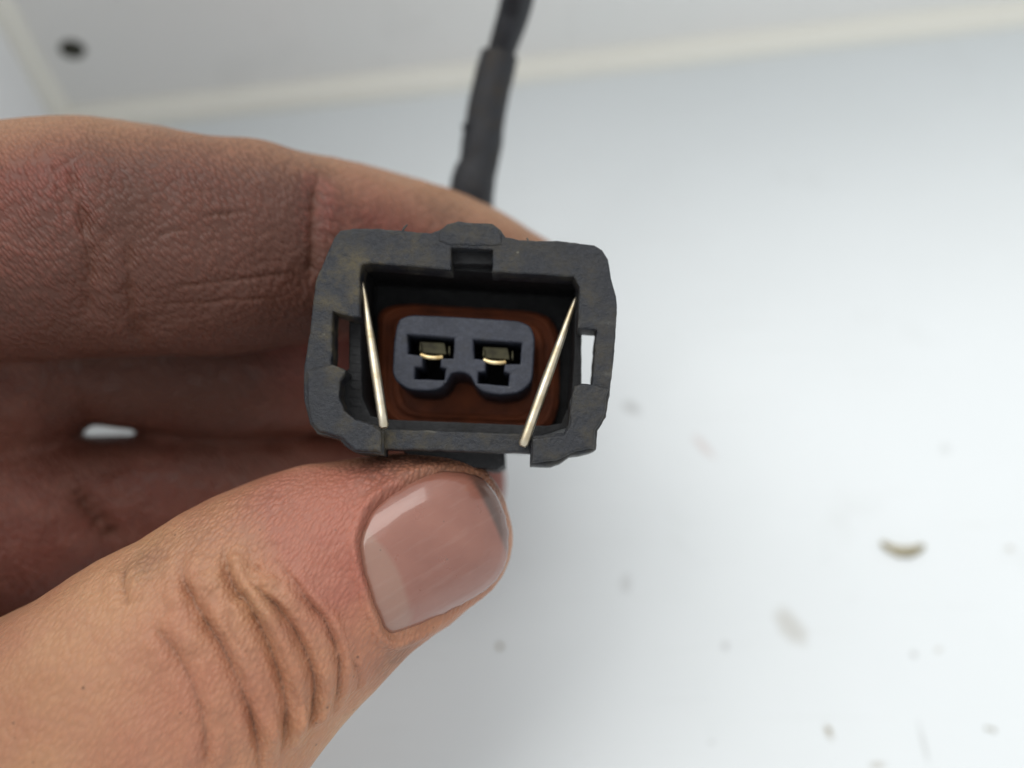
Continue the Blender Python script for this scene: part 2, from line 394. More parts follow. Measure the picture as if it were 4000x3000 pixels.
# slate plug with key notch and two terminal windows
PD = 3.4
pl_o = [(700, 668), (760, 648), (900, 652), (1400, 682), (1465, 710), (1493, 775), (1482, 1010), (1462, 1062), (1400, 1108), (1300, 1122), (1190, 1108), (1135, 1060), (1112, 1005), (1055, 985),
        (1000, 990), (975, 1045), (930, 1088), (850, 1098), (740, 1088), (672, 1040), (652, 980), (662, 800), (680, 700)]
hL = [(740, 765), (1018, 787), (1010, 905), (937, 905), (932, 957), (966, 965), (958, 1032), (783, 1025), (785, 957), (830, 957), (833, 885), (745, 878)]
hR = [(1130, 795), (1412, 815), (1405, 937), (1313, 938), (1308, 985), (1342, 995), (1335, 1066), (1155, 1050), (1160, 985), (1200, 985), (1205, 912), (1135, 905)]
plug = extrude('terminal_block', [fillet(C(pl_o, PD), .5, 3), C(hL, PD), C(hR, PD)], -PD, -D + .1, M_PLUG, conn, bev=.2, step=.35, jit=.035, seed=2)
extrude('block_back', [[(x * .97, y * .97) for x, y in fillet(C(pl_o, PD), .5, 3)]], -D + 1.7, -D - .3, M_BLACK, plug, bev=.05, step=0, jit=0)
for off, hole in ((0, hL), (1, hR)):
    dx, dy = (0, 0) if off == 0 else (372, 30)
    A = lambda x, y, d: K(x + dx, y + dy, d)
    c_ = [A(812, 806, PD + 1.1), A(962, 812, PD + 1.1), A(975, 886, PD + 1.1), A(812, 876, PD + 1.1)]
    t = extrude('terminal', [fillet(c_, .15, 2)], -PD - .9, -PD - 3.3, M_TARN, plug, bev=.1, step=0, jit=0)
    lp = smooth_path([A(822, 884, PD + .2), A(860, 897, PD), A(905, 901, PD), (A(945, 897, PD + .2))], 5)
    for nm in ('contact_lip',):
        o = tube(nm, [tuple(p) for p in lp], [.21] * len(lp), M_BRASS, 10, parent=plug)
    for (x, y) in ((818, 858), (988, 874)):
        o = tube('contact_tab', [A(x, y - 40, PD + .8), A(x, y, PD + .5), A(x + 2, y + 12, PD + .6)], [.10, .13, .09], M_TARN, 8, parent=plug)
# spring clip wires
def Kp(x, y, d): return K(x, y, d)
for (a, b, ra, rb_) in (((478, 468, 1.6), (602, 1300, -.55), .19, .56), ((1728, 560, 1.6), (1424, 1408, -.30), .19, .56)):
    P0 = Vector(Kp(*a)); P1 = Vector(Kp(*b)); ext = P0 + (P0 - P1).normalized() * .3
    pts = [ext] + [P0.lerp(P1, t / 12) + Vector((0, 0, .12 * math.sin(t / 12 * math.pi))) for t in range(13)] + [P1 + (P1 - P0).normalized() * .22]
    rd = [.05] + [ra + (rb_ - ra) * min(1, (t / 12) ** .75 * 1.12) * (1 - .12 * (t == 12)) for t in range(13)] + [rb_ * .55]
    rd = [min(r_, .46) for r_ in rd]
    tube('clip_wire', pts, rd, M_WIRE, 14, parent=conn)
# frayed slivers of plastic on the worn edge
for pts_ in ([(712, 158), (722, 136), (740, 118)], [(1448, 232), (1452, 212), (1446, 198)]):
    tube('burr', [K(x, y, .1 + .15 * i) for i, (x, y) in enumerate(pts_)], [.12, .10, .07, .05][:len(pts_)], M_FRAME, 7, parent=conn, jit=.5)

# cable and boot, rising from the rear of the body behind the index finger
MKi = (Matrix.Translation(o_c) @ Rc.to_4x4()).inverted()
def kk(px, py, z): return tuple(MKi @ Vector(pix(px, py, z)))
bs = smooth_path([(1850, 1330, 126, 6.2), (1835, 1150, 132, 5.2), (1828, 950, 134, 4.0), (1833, 820, 133, 3.0), (1843, 745, 132, 2.72), (1853, 690, 132, 2.62), (1869, 645, 132, 2.40),
                  (1881, 570, 132, 2.44), (1900, 440, 132, 2.38), (1929, 300, 132, 2.33), (1946, 232, 132, 2.28), (1951, 212, 132, 2.20), (1952, 207, 132, 1.80)], 5)
boot = tube('cable_boot', [kk(*r[:3]) for r in bs], [r[3] for r in bs], M_BOOT, 28, parent=conn, jit=.06)
cs2 = smooth_path([(1948, 235, 132, 1.7), (1960, 195, 132, 1.72), (1985, 120, 131, 1.85), (2010, 40, 130, 1.95), (2028, -60, 128, 1.98), (2040, -300, 124, 1.98), (2000, -900, 112, 1.98), (1900, -1900, 105, 1.98)], 8)
tube('cable', [kk(*r[:3]) for r in cs2], [r[3] for r in cs2], M_CABLE, 24, parent=conn, jit=.02)
nb = kk(1822, 497, 130.5)
tube('boot_nub', [nb, (nb[0] - .5, nb[1] + .15, nb[2])], [.5, .3], M_BOOT, 10, parent=boot)

# ------------------------------------------------------------------ the hand
# chains: (px, py, depth of centre mm, half width px, half thickness mm)
CH = {
 'index': [(-900, 1050, 112, 520, 11), (-400, 985, 111, 480, 10.5), (0, 950, 110, 458, 10.2), (280, 935, 110, 472, 10.4), (600, 950, 111, 442, 9.8), (900, 960, 112, 414, 9.2),
           (1200, 972, 115, 362, 8.6), (1500, 985, 119.5, 306, 7.8), (1760, 1030, 122, 264, 7.2), (1985, 1125, 124, 232, 6.4)],
 'middle': [(-900, 1600, 118, 460, 10), (-350, 1530, 119, 410, 9.6), (20, 1455, 121, 350, 9), (230, 1408, 122, 236, 8.2), (400, 1408, 123, 250, 7.8), (500, 1412, 123, 264, 7.8), (620, 1424, 124, 270, 7.7), (780, 1450, 124.5, 262, 7.6), (1000, 1455, 125, 258, 7.4), (1300, 1440, 126, 238, 7.2), (1650, 1410, 127, 200, 6.2)],
 'ring': [(-900, 2150, 117, 440, 10), (-350, 2130, 118, 360, 9.4), (60, 2060, 121, 345, 9), (230, 2022, 123, 312, 8.5), (410, 1990, 125, 282, 8), (700, 1940, 126, 252, 7.5), (1100, 1925, 128, 240, 7.2), (1500, 1910, 130, 216, 6.8), (1775, 1878, 131, 198, 6.0)],
 'little': [(-900, 2600, 115, 380, 9), (-300, 2560, 119, 300, 8), (100, 2450, 123, 270, 7.4), (500, 2280, 126, 225, 6.6), (850, 2180, 127, 205, 6.2), (1180, 2140, 128, 180, 5.6)],
 'thumb': [(-1500, 3900, 108, 950, 17), (-900, 3650, 104, 900, 15), (-300, 3330, 100, 800, 12.8), (230, 3060, 98.5, 690, 10.8), (660, 2720, 98.5, 590, 9.8), (960, 2470, 99.5, 520, 9.2), (1185, 2300, 100.5, 464, 8.9),
           (1400, 2190, 101.5, 396, 8.3), (1560, 2120, 102, 345, 7.6), (1690, 2076, 102.5, 308, 6.6)],
 'palm': [(-1700, 3300, 118, 1050, 17), (-1500, 2500, 120, 900, 15), (-1400, 1700, 119, 820, 14), (-1300, 1150, 116, 640, 12)],
 'wrist': [(-1700, 3300, 116, 1050, 17), (-3400, 4300, 116, 1000, 20)],
}
def chain(st, n):
    rows = []
    for (px, py, z, hw, hd) in st:
        p = pix(px, py, z); rows.append([*p, hw * z / F, hd])
    return smooth_path(rows, n)
H = .46
lo = np.array([-95., -78., -142.]); hi = np.array([8., 34., -76.])
shape = tuple(((hi - lo) / H).astype(int) + 1)
gx = [lo[i] + H * np.arange(shape[i]) for i in range(3)]
def eval_chain(rows, grid=True, P=None):
    if grid: Dm = np.full(shape, 30.0, np.float32)
    else: Dm = np.full(len(P), 30.0, np.float32)
    for a, b in zip(rows[:-1], rows[1:]):
        pa, pb = a[:3], b[:3]; ab = pb - pa; L = float(ab @ ab)
        Tn = ab / math.sqrt(L); Dv = np.array([0, 0, 1.]) - Tn * Tn[2]; Dv /= np.linalg.norm(Dv); Wv = np.cross(Tn, Dv)
        if grid:
            r = max(a[3], a[4], b[3], b[4]) + 7
            mn = np.minimum(pa, pb) - r; mx = np.maximum(pa, pb) + r
            i0 = np.clip(((mn - lo) / H).astype(int), 0, shape); i1 = np.clip(((mx - lo) / H).astype(int) + 2, 0, shape)
            if np.any(i1 <= i0): continue
            X = gx[0][i0[0]:i1[0]][:, None, None]; Y = gx[1][i0[1]:i1[1]][None, :, None]; Z = gx[2][i0[2]:i1[2]][None, None, :]
        else: X, Y, Z = P[:, 0], P[:, 1], P[:, 2]
        dx, dy, dz = X - pa[0], Y - pa[1], Z - pa[2]
        t = np.clip((dx * ab[0] + dy * ab[1] + dz * ab[2]) / L, 0, 1)
        rx, ry, rz = dx - t * ab[0], dy - t * ab[1], dz - t * ab[2]
        hw = a[3] + t * (b[3] - a[3]); hd = a[4] + t * (b[4] - a[4])
        u = (rx * Wv[0] + ry * Wv[1] + rz * Wv[2]) / hw; v_ = (rx * Dv[0] + ry * Dv[1] + rz * Dv[2]) / hd
        s = (rx * Tn[0] + ry * Tn[1] + rz * Tn[2]) / np.minimum(hw, hd * 1.25)
        nrm = (np.abs(u) ** 2.25 + np.abs(v_) ** 2.25 + np.abs(s) ** 2.25) ** (1 / 2.25)
        d = ((nrm - 1) * np.minimum(hw, hd)).astype(np.float32)
        if grid:
            sl = Dm[i0[0]:i1[0], i0[1]:i1[1], i0[2]:i1[2]]; np.minimum(sl, d, out=sl)
        else: np.minimum(Dm, d, out=Dm)
    return Dm
def smin(a, b, k):
    h = np.maximum(k - np.abs(a - b), 0) / k
    return np.minimum(a, b) - h * h * k * .25
rows = {k: chain(v_, 4 if k in ('palm', 'wrist') else 6) for k, v_ in CH.items()}
sd = eval_chain(rows['index'])
sd = smin(sd, eval_chain(rows['middle']), 1.0)
lower = smin(eval_chain(rows['ring']), eval_chain(rows['little']), .6)
sd = smin(sd, lower, .8)
sd = smin(sd, eval_chain(rows['palm']), 9.0)
sd = smin(sd, eval_chain(rows['wrist']), 9.0)
# the thumb joins the palm softly but only meets the fingers where it touches
sdt = eval_chain(rows['thumb'])
kk_ = np.clip((-gx[0] - 45) / 20, 0, 1)[:, None, None] * 9 + .8
sd = smin(sd, sdt, kk_.astype(np.float32)); del sdt, lower
# close at the borders of the grid
for ax in range(3):
    for e in (0, -1):
        idx = [slice(None)] * 3; idx[ax] = e; sd[tuple(idx)] = np.maximum(sd[tuple(idx)], .5)

def surface_nets(V, lo, h):
    ins = V < 0; nx, ny, nz = V.shape
    c = ins[:-1, :-1, :-1].astype(np.int8); cnt = np.zeros_like(c)
    for i in (0, 1):
        for j in (0, 1):
            for k in (0, 1): cnt += ins[i:nx - 1 + i, j:ny - 1 + j, k:nz - 1 + k]
    act = (cnt > 0) & (cnt < 8); ids = np.full(act.shape, -1, np.int64); I = np.argwhere(act); ids[act] = np.arange(len(I))
    acc = np.zeros((len(I), 3)); num = np.zeros(len(I))
    corners = [(i, j, k) for i in (0, 1) for j in (0, 1) for k in (0, 1)]
    for a in corners:
        for ax in range(3):
            if a[ax]: continue
            b = list(a); b[ax] = 1
            va = V[I[:, 0] + a[0], I[:, 1] + a[1], I[:, 2] + a[2]]; vb = V[I[:, 0] + b[0], I[:, 1] + b[1], I[:, 2] + b[2]]
            m_ = (va < 0) != (vb < 0); t = np.where(m_, va / np.where(m_, va - vb, 1), 0)
            p = np.tile(np.array(a, float), (len(I), 1)); p[:, ax] += t
            acc[m_] += p[m_]; num[m_] += 1
    verts = lo + h * (I + acc / num[:, None]); faces = []
    for ax in range(3):
        u, w_ = [(1, 2), (2, 0), (0, 1)][ax]
        sa = [slice(None)] * 3; sb_ = [slice(None)] * 3; sa[ax] = slice(0, -1); sb_[ax] = slice(1, None)
        A_, B_ = ins[tuple(sa)], ins[tuple(sb_)]; E = np.argwhere(A_ != B_); fl_ = A_[tuple(E.T)]
        ok = (E[:, u] > 0) & (E[:, w_] > 0) & (E[:, u] < V.shape[u] - 1) & (E[:, w_] < V.shape[w_] - 1); E = E[ok]; fl_ = fl_[ok]
        def at(du, dw):
            q_ = E.copy(); q_[:, u] -= du; q_[:, w_] -= dw; return ids[q_[:, 0], q_[:, 1], q_[:, 2]]
        qd = np.stack([at(1, 1), at(0, 1), at(0, 0), at(1, 0)], 1)
        qd[~fl_] = qd[~fl_][:, ::-1]; faces.append(qd)
    return verts, np.concatenate(faces)
V0, Q0 = surface_nets(sd, lo, H); del sd

def np_mesh(name, V, Q):
    me = bpy.data.meshes.new(name); me.vertices.add(len(V)); me.vertices.foreach_set('co', V.astype(np.float32).ravel())
    me.loops.add(Q.size); me.loops.foreach_set('vertex_index', Q.astype(np.int32).ravel())
    me.polygons.add(len(Q)); me.polygons.foreach_set('loop_start', np.arange(0, Q.size, Q.shape[1], dtype=np.int32))
    me.update(calc_edges=True); me.validate(); return me
def laplace(V, Q, it, lam=.5):
    e = np.concatenate([Q[:, [0, 1]], Q[:, [1, 2]], Q[:, [2, 3]], Q[:, [3, 0]]]); e = np.concatenate([e, e[:, ::-1]])
    deg = np.bincount(e[:, 0], minlength=len(V))
    for _ in range(it):
        s = np.stack([np.bincount(e[:, 0], weights=V[e[:, 1], k], minlength=len(V)) for k in range(3)], 1) / deg[:, None]
        V = V + lam * (s - V)
    return V
V0 = laplace(V0, Q0, 4)
me0 = np_mesh('hand_base', V0, Q0)
tmp = bpy.data.objects.new('tmp', me0); COL.objects.link(tmp)
md = tmp.modifiers.new('s', 'SUBSURF'); md.levels = 1; md.render_levels = 1
dg = bpy.context.evaluated_depsgraph_get(); me = bpy.data.meshes.new_from_object(tmp.evaluated_get(dg))
bpy.data.objects.remove(tmp); bpy.data.meshes.remove(me0); me.name = 'hand'
nv = len(me.vertices); V = np.empty(nv * 3, np.float32); me.vertices.foreach_get('co', V); V = V.reshape(-1, 3).astype(float)
Nn = np.empty(nv * 3, np.float32); me.vertices.foreach_get('normal', Nn); Nn = Nn.reshape(-1, 3).astype(float)
nq = len(me.polygons); Q = np.empty(nq * 4, np.int32); me.loops.foreach_get('vertex_index', Q); Q = Q.reshape(-1, 4)
bvh = BVHTree.FromPolygons(V0.tolist(), Q0.tolist())
def hit(px, py):
    d = Vector(pix(px, py, 1.0)).normalized(); h_ = bvh.ray_cast(Vector((0, 0, 0)), d)
    return np.array(h_[0]) if h_[0] is not None else None
thumb_d = eval_chain(rows['thumb'], False, V); index_d = eval_chain(rows['index'], False, V)
is_th = 1 / (1 + np.exp((thumb_d - np.minimum(index_d, 3)) * 2.0)); is_th[thumb_d < .6] = np.maximum(is_th[thumb_d < .6], .9)
is_th = np.clip(is_th, 0, 1)
front = Nn[:, 2] > -.3

def poly_dist(V, pts, reach):
    """distance of vertices to a 3-D polyline, with position along it (0..1)"""
    pts = np.array(pts); best = np.full(len(V), 1e3); tt = np.zeros(len(V)); side = np.zeros(len(V))
    mn = pts.min(0) - reach; mx = pts.max(0) + reach; sel = np.where(np.all((V > mn) & (V < mx), axis=1))[0]
    P = V[sel]; bd = np.full(len(sel), 1e3); bt = np.zeros(len(sel)); bs_ = np.zeros(len(sel)); n = len(pts) - 1
    for i in range(n):
        a, b = pts[i], pts[i + 1]; ab = b - a; L = ab @ ab + 1e-9
        t = np.clip(((P - a) @ ab) / L, 0, 1); r = P - a - t[:, None] * ab; d = np.linalg.norm(r, axis=1)
        cr = ab[0] * r[:, 1] - ab[1] * r[:, 0]
        m_ = d < bd; bd[m_] = d[m_]; bt[m_] = (i + t[m_]) / n; bs_[m_] = np.sign(cr[m_])
    best[sel] = bd; tt[sel] = bt; side[sel] = bs_; return best, tt, side

disp = np.zeros(nv); crease = np.zeros(nv)
def carve(path, width, depth, fold=0.0, dirt_shade=.6, fade=.15, wig=6):
    sp_ = smooth_path([(x, y) for x, y in path], 6); pts = []
    for i, (x, y) in enumerate(sp_):
        x += wig * mnoise.noise(Vector((x * .02, y * .02, 1))); y += wig * mnoise.noise(Vector((x * .02, y * .02, 7)))
        h_ = hit(x, y)
        if h_ is not None and (not pts or abs(h_[2] - pts[-1][2]) < 6): pts.append(h_)
    if len(pts) < 2: return
    d, t, side = poly_dist(V, pts, max(width * 7, 4))
    e = np.clip(t / fade, 0, 1) * np.clip((1 - t) / fade, 0, 1)
    e = np.where(d < 100, e, 0)
    e = e * (.72 + .45 * np.array([mnoise.noise(Vector((x_ * 9, width * 7, path[0][0] * .1))) for x_ in np.linspace(0, 1, 101)]))[(t * 100).astype(int)]
    g = (.45 * np.exp(-(d / width) ** 2) + .55 * np.exp(-d / (width * .62))) * e
    disp[:] -= depth * g
    crease[:] = np.maximum(crease, np.exp(-(d / (width * .8)) ** 2) * e * dirt_shade)
    if fold:      # skin bulges beside the fold
        disp[:] += fold * np.exp(-((d - width * 3.2) / (width * 2.2)) ** 2) * e * np.where(side > 0, 1.0, .55)
# index finger
carve([(262, 590), (285, 718), (325, 864), (351, 997), (345, 1130), (330, 1280)], .75, .75, .22, .55)
carve([(205, 640), (222, 700), (245, 790), (262, 860)], .5, .4, .1, .4)
carve([(411, 900), (405, 1000), (415, 1130)], .45, .3, .08, .5); carve([(500, 930), (508, 1040), (517, 1229), (530, 1330)], .5, .45, .12, .8)
carve([(1247, 672), (1232, 760), (1220, 864), (1225, 1000), (1215, 1100)], .6, .7, .25, .8)
carve([(617, 917), (680, 906), (749, 891)], .16, .30, .05, .8); carve([(790, 856), (849, 838), (900, 836), (962, 824)], .15, .32, .05, .8)
carve([(660, 1126), (790, 1108), (895, 1096), (1040, 1078), (1170, 1068)], .16, .30, .05, .95); carve([(600, 1192), (760, 1182), (895, 1173), (1000, 1166), (1110, 1163)], .16, .26, .04, .9)
carve([(880, 1270), (1000, 1262), (1120, 1250)], .16, .18, .03, .7); carve([(700, 760), (760, 748), (840, 750)], .14, .15, .03, .5); carve([(930, 930), (1010, 915), (1100, 900)], .14, .14, .03, .5)
# blurred fingers behind
carve([(560, 1230), (545, 1450), (560, 1640)], .8, .6, .2, .5); carve([(300, 1900), (360, 2000), (450, 2100), (570, 2190)], 1.0, 1.5, .4, .9)
carve([(1010, 1360), (1000, 1500), (1010, 1650)], .7, .5, .15, .5)
# thumb: deep rounded folds over the joint
TH = [([(716, 2162), (716, 2262), (749, 2334), (800, 2420), (878, 2546), (941, 2687), (988, 2812), (1011, 2921), (1015, 3050)], .55, .75, .42),
      ([(874, 2130), (889, 2242), (928, 2315), (957, 2342), (1019, 2452), (1074, 2585), (1113, 2718), (1121, 2835), (1097, 2960)], .50, .75, .42),
      ([(975, 2265), (1040, 2330), (1113, 2405), (1184, 2522), (1223, 2640), (1227, 2757), (1199, 2860)], .42, .58, .36),
      ([(1129, 2232), (1207, 2350), (1270, 2428), (1309, 2522), (1325, 2600), (1321, 2679), (1301, 2796)], .32, .36, .25),
      ([(600, 2440), (690, 2560), (760, 2700), (800, 2850), (810, 3020)], .55, .30, .25),
      ([(484, 2200), (480, 2290), (500, 2370)], .5, .25, .15),
      ([(1010, 2290), (1075, 2300), (1130, 2345), (1180, 2400)], .25, .22, .12),
      ([(1370, 2560), (1400, 2640), (1395, 2700)], .25, .18, .1), ([(905, 2420), (930, 2500), (985, 2560)], .22, .16, .08), ([(820, 2280), (860, 2300), (905, 2290)], .2, .16, .06),
      ([(985, 2200), (1030, 2240), (1060, 2290)], .2, .2, .08), ([(1060, 2180), (1110, 2225), (1150, 2290)], .2, .16, .07)]
for p, w_, d_, f_ in TH:
    carve(p, w_ * .66, d_ * 1.2, f_ * 2.5, .14, .12, 4)
    if w_ > .3: carve(p, .17, .05, 0, .75, .2, 4)

# fine secondary lines: along and across the thumb folds, and scattered over the finger joints
rg = random.Random(5)
for k in range(95):
    i = rg.randrange(0, 3); A1, A2 = TH[i][0], TH[i + 1][0]; j = rg.uniform(.02, .75); t_ = rg.uniform(-.25, 1.15); pts_ = []
    s1 = smooth_path(A1, 8); s2 = smooth_path(A2, 8)
    for q_ in np.linspace(j, min(j + rg.uniform(.08, .30), 1), 5):
        a_ = s1[int(q_ * (len(s1) - 1))]; b_ = s2[int(q_ * (len(s2) - 1))]; tt_ = t_ + rg.uniform(-.07, .07); pts_.append(tuple(a_ * (1 - tt_) + b_ * tt_))
    carve(pts_, rg.uniform(.13, .22), rg.uniform(.05, .16), .02, .22, .3, 5)
for k in range(70):
    x0, y0 = rg.uniform(760, 1330), rg.uniform(2080, 2480); a_ = rg.choice((1.05, 1.25, -.35, -.1, .5)) + rg.uniform(-.2, .2); L_ = rg.uniform(40, 110)
    carve([(x0, y0), (x0 + L_ * .5 * math.cos(a_), y0 + L_ * .5 * math.sin(a_)), (x0 + L_ * math.cos(a_ + .25), y0 + L_ * math.sin(a_ + .25))], .13, rg.uniform(.04, .10), .015, .15, .35, 4)
for k in range(46):
    cx_ = rg.choice((300, 420, 520, 1230, 1230, 800)); x0, y0 = rg.gauss(cx_, 70), rg.uniform(640, 1250)
    a_ = rg.choice((1.45, 1.3, 1.6, -.18, -.1, .85)) + rg.uniform(-.15, .15); L_ = rg.uniform(60, 190)
    carve([(x0, y0), (x0 + L_ * .5 * math.cos(a_), y0 + L_ * .5 * math.sin(a_)), (x0 + L_ * math.cos(a_ + .2), y0 + L_ * math.sin(a_ + .2))], .15, rg.uniform(.05, .14), .02, rg.uniform(.2, .6), .35, 7)

# ---- thumb nail frame: outline traced, nail is its own arched plate
NO = [(1399, 2115), (1420, 2040), (1450, 1982), (1500, 1935), (1560, 1898), (1646, 1860), (1740, 1842), (1857, 1856), (1928, 1915), (1972, 2010), (1986, 2107),
      (1975, 2201), (1928, 2280), (1849, 2336), (1708, 2413), (1560, 2487), (1505, 2476), (1466, 2389), (1426, 2264), (1403, 2170)]
NZ = 95.0
no3 = np.array([pix(x + 5 * mnoise.noise(Vector((x * .03, y * .03, 2))), y + 5 * mnoise.noise(Vector((x * .03, y * .03, 9))), NZ)[:2] for x, y in smooth_path(NO + [NO[0]], 5)[:-1]])
def in_out(P, poly):
    """signed distance (negative inside) of 2-D points to a polygon"""
    d = np.full(len(P), 1e9); ins = np.zeros(len(P), bool); n = len(poly)
    for i in range(n):
        a, b = poly[i], poly[(i + 1) % n]; ab = b - a; t = np.clip(((P - a) @ ab) / (ab @ ab + 1e-12), 0, 1)
        d = np.minimum(d, np.linalg.norm(P - a - t[:, None] * ab, axis=1))
        c_ = ((a[1] > P[:, 1]) != (b[1] > P[:, 1])) & (P[:, 0] < (b[0] - a[0]) * (P[:, 1] - a[1]) / (b[1] - a[1] + 1e-12) + a[0]); ins ^= c_
    return np.where(ins, -d, d)
proj = V[:, :2] / (-V[:, 2:3]) * NZ
selN = np.where((V[:, 2] > -103) & (thumb_d < 1.5) & (proj[:, 0] > no3[:, 0].min() - 4) & (proj[:, 1] > no3[:, 1].min() - 4) & (proj[:, 1] < no3[:, 1].max() + 4))[0]
sdn = np.full(nv, 9.0); sdn[selN] = in_out(proj[selN], no3)
ax_n = np.array([.87, .49]); ctr = no3.mean(0); along = ((proj - ctr) @ ax_n)     # + towards the free edge
prox = np.clip((1.5 - along) / 4, 0, 1)          # skin folds only at the root and the sides
tipw = np.clip((along - 3.0) / 3, 0, 1)
nearN = sdn < 8.9
disp[nearN] -= (.75 * np.clip(-sdn / .45, 0, 1))[nearN]
rim = np.exp(-((sdn - .45) / .5) ** 2) * (1 - tipw) * (.32 + .25 * prox); disp[nearN] += rim[nearN]
groove = np.exp(-((sdn - .02) / .16) ** 2) * (1 - .5 * tipw); disp[nearN] -= .12 * groove[nearN]
crease[nearN] = np.maximum(crease, groove * .32)[nearN]
# broad natural unevenness
dn = np.array([mnoise.noise(Vector(p * .16)) * .35 + mnoise.noise(Vector(p * .45)) * .10 for p in V])
disp += dn * np.where(sdn < .3, .2, 1.0)
V2 = V + Nn * disp[:, None]

# colour patches on the skin: redness, tan, and grime mixed with painted shade on the lower fingers
def blob(px, py, r, amt, arr):
    h_ = hit(px, py)
    if h_ is None: return
    d = np.linalg.norm(V - h_, axis=1); arr += amt * np.exp(-(d / r) ** 2)
red = np.zeros(nv); dirt_shade = np.zeros(nv)
for b in [(1180, 1960, 5, 1.1), (1380, 1960, 4, .9), (1330, 2070, 4, .9), (1330, 2300, 4, .7), (1300, 2140, 4, .6), (600, 2900, 8, .5), (1420, 2560, 3, .35), (1235, 740, 1.5, 2.0), (1228, 820, 1.5, 1.6), (1225, 900, 1.4, 1.2), (280, 700, 2, .7),
          (330, 850, 2, .8), (150, 700, 6, .4), (1100, 1380, 5, .8), (1330, 1380, 5, .8), (800, 720, 6, .35), (1500, 850, 6, .4), (200, 1000, 7, .35), (1560, 1880, 4, .5), (1950, 1860, 4, .6), (650, 1930, 6, .4), (1050, 1850, 6, .4), (150, 2130, 8, .4)]: blob(*b, red)
for b in [(470, 760, 7, .5), (900, 950, 9, .6), (700, 1150, 10, .6), (1000, 1220, 8, .7), (250, 1300, 10, .6), (1130, 700, 5, .35), (560, 2190, 2.2, .4), (800, 2070, 4, .2), (1000, 1960, 4, .25), (1700, 1800, 3, 1.0),
          (1500, 1810, 3, .9), (1930, 1880, 2.2, .9), (2000, 1990, 1.6, 1.0), (2005, 2100, 1.3, .9), (500, 1500, 9, .9), (900, 1580, 7, .8), (700, 1340, 6, .5), (1100, 1300, 6, .5), (300, 1200, 7, .5), (1560, 2560, 2.5, .5), (1750, 850, 4, .4), (1050, 830, 4, .4)]: blob(*b, dirt_shade)
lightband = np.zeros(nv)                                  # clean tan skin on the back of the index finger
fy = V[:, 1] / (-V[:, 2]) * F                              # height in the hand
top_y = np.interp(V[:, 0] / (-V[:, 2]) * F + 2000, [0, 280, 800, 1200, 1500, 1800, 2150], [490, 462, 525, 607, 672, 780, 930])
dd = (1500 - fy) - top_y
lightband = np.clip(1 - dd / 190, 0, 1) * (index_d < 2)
for a_, n_ in ((np.clip(red, 0, 1), 'red'), (np.clip(dirt_shade, 0, 1.2), 'dirt_shade'), (crease, 'crease'), (is_th, 'thumb'), (lightband, 'back_skin')):
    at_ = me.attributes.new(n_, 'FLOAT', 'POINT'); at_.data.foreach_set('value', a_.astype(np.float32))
HC = pix(800, 1600, 105)
me.vertices.foreach_set('co', ((V2 - HC) * MM).astype(np.float32).ravel()); me.update()
me.polygons.foreach_set('use_smooth', np.ones(nq, bool)); 

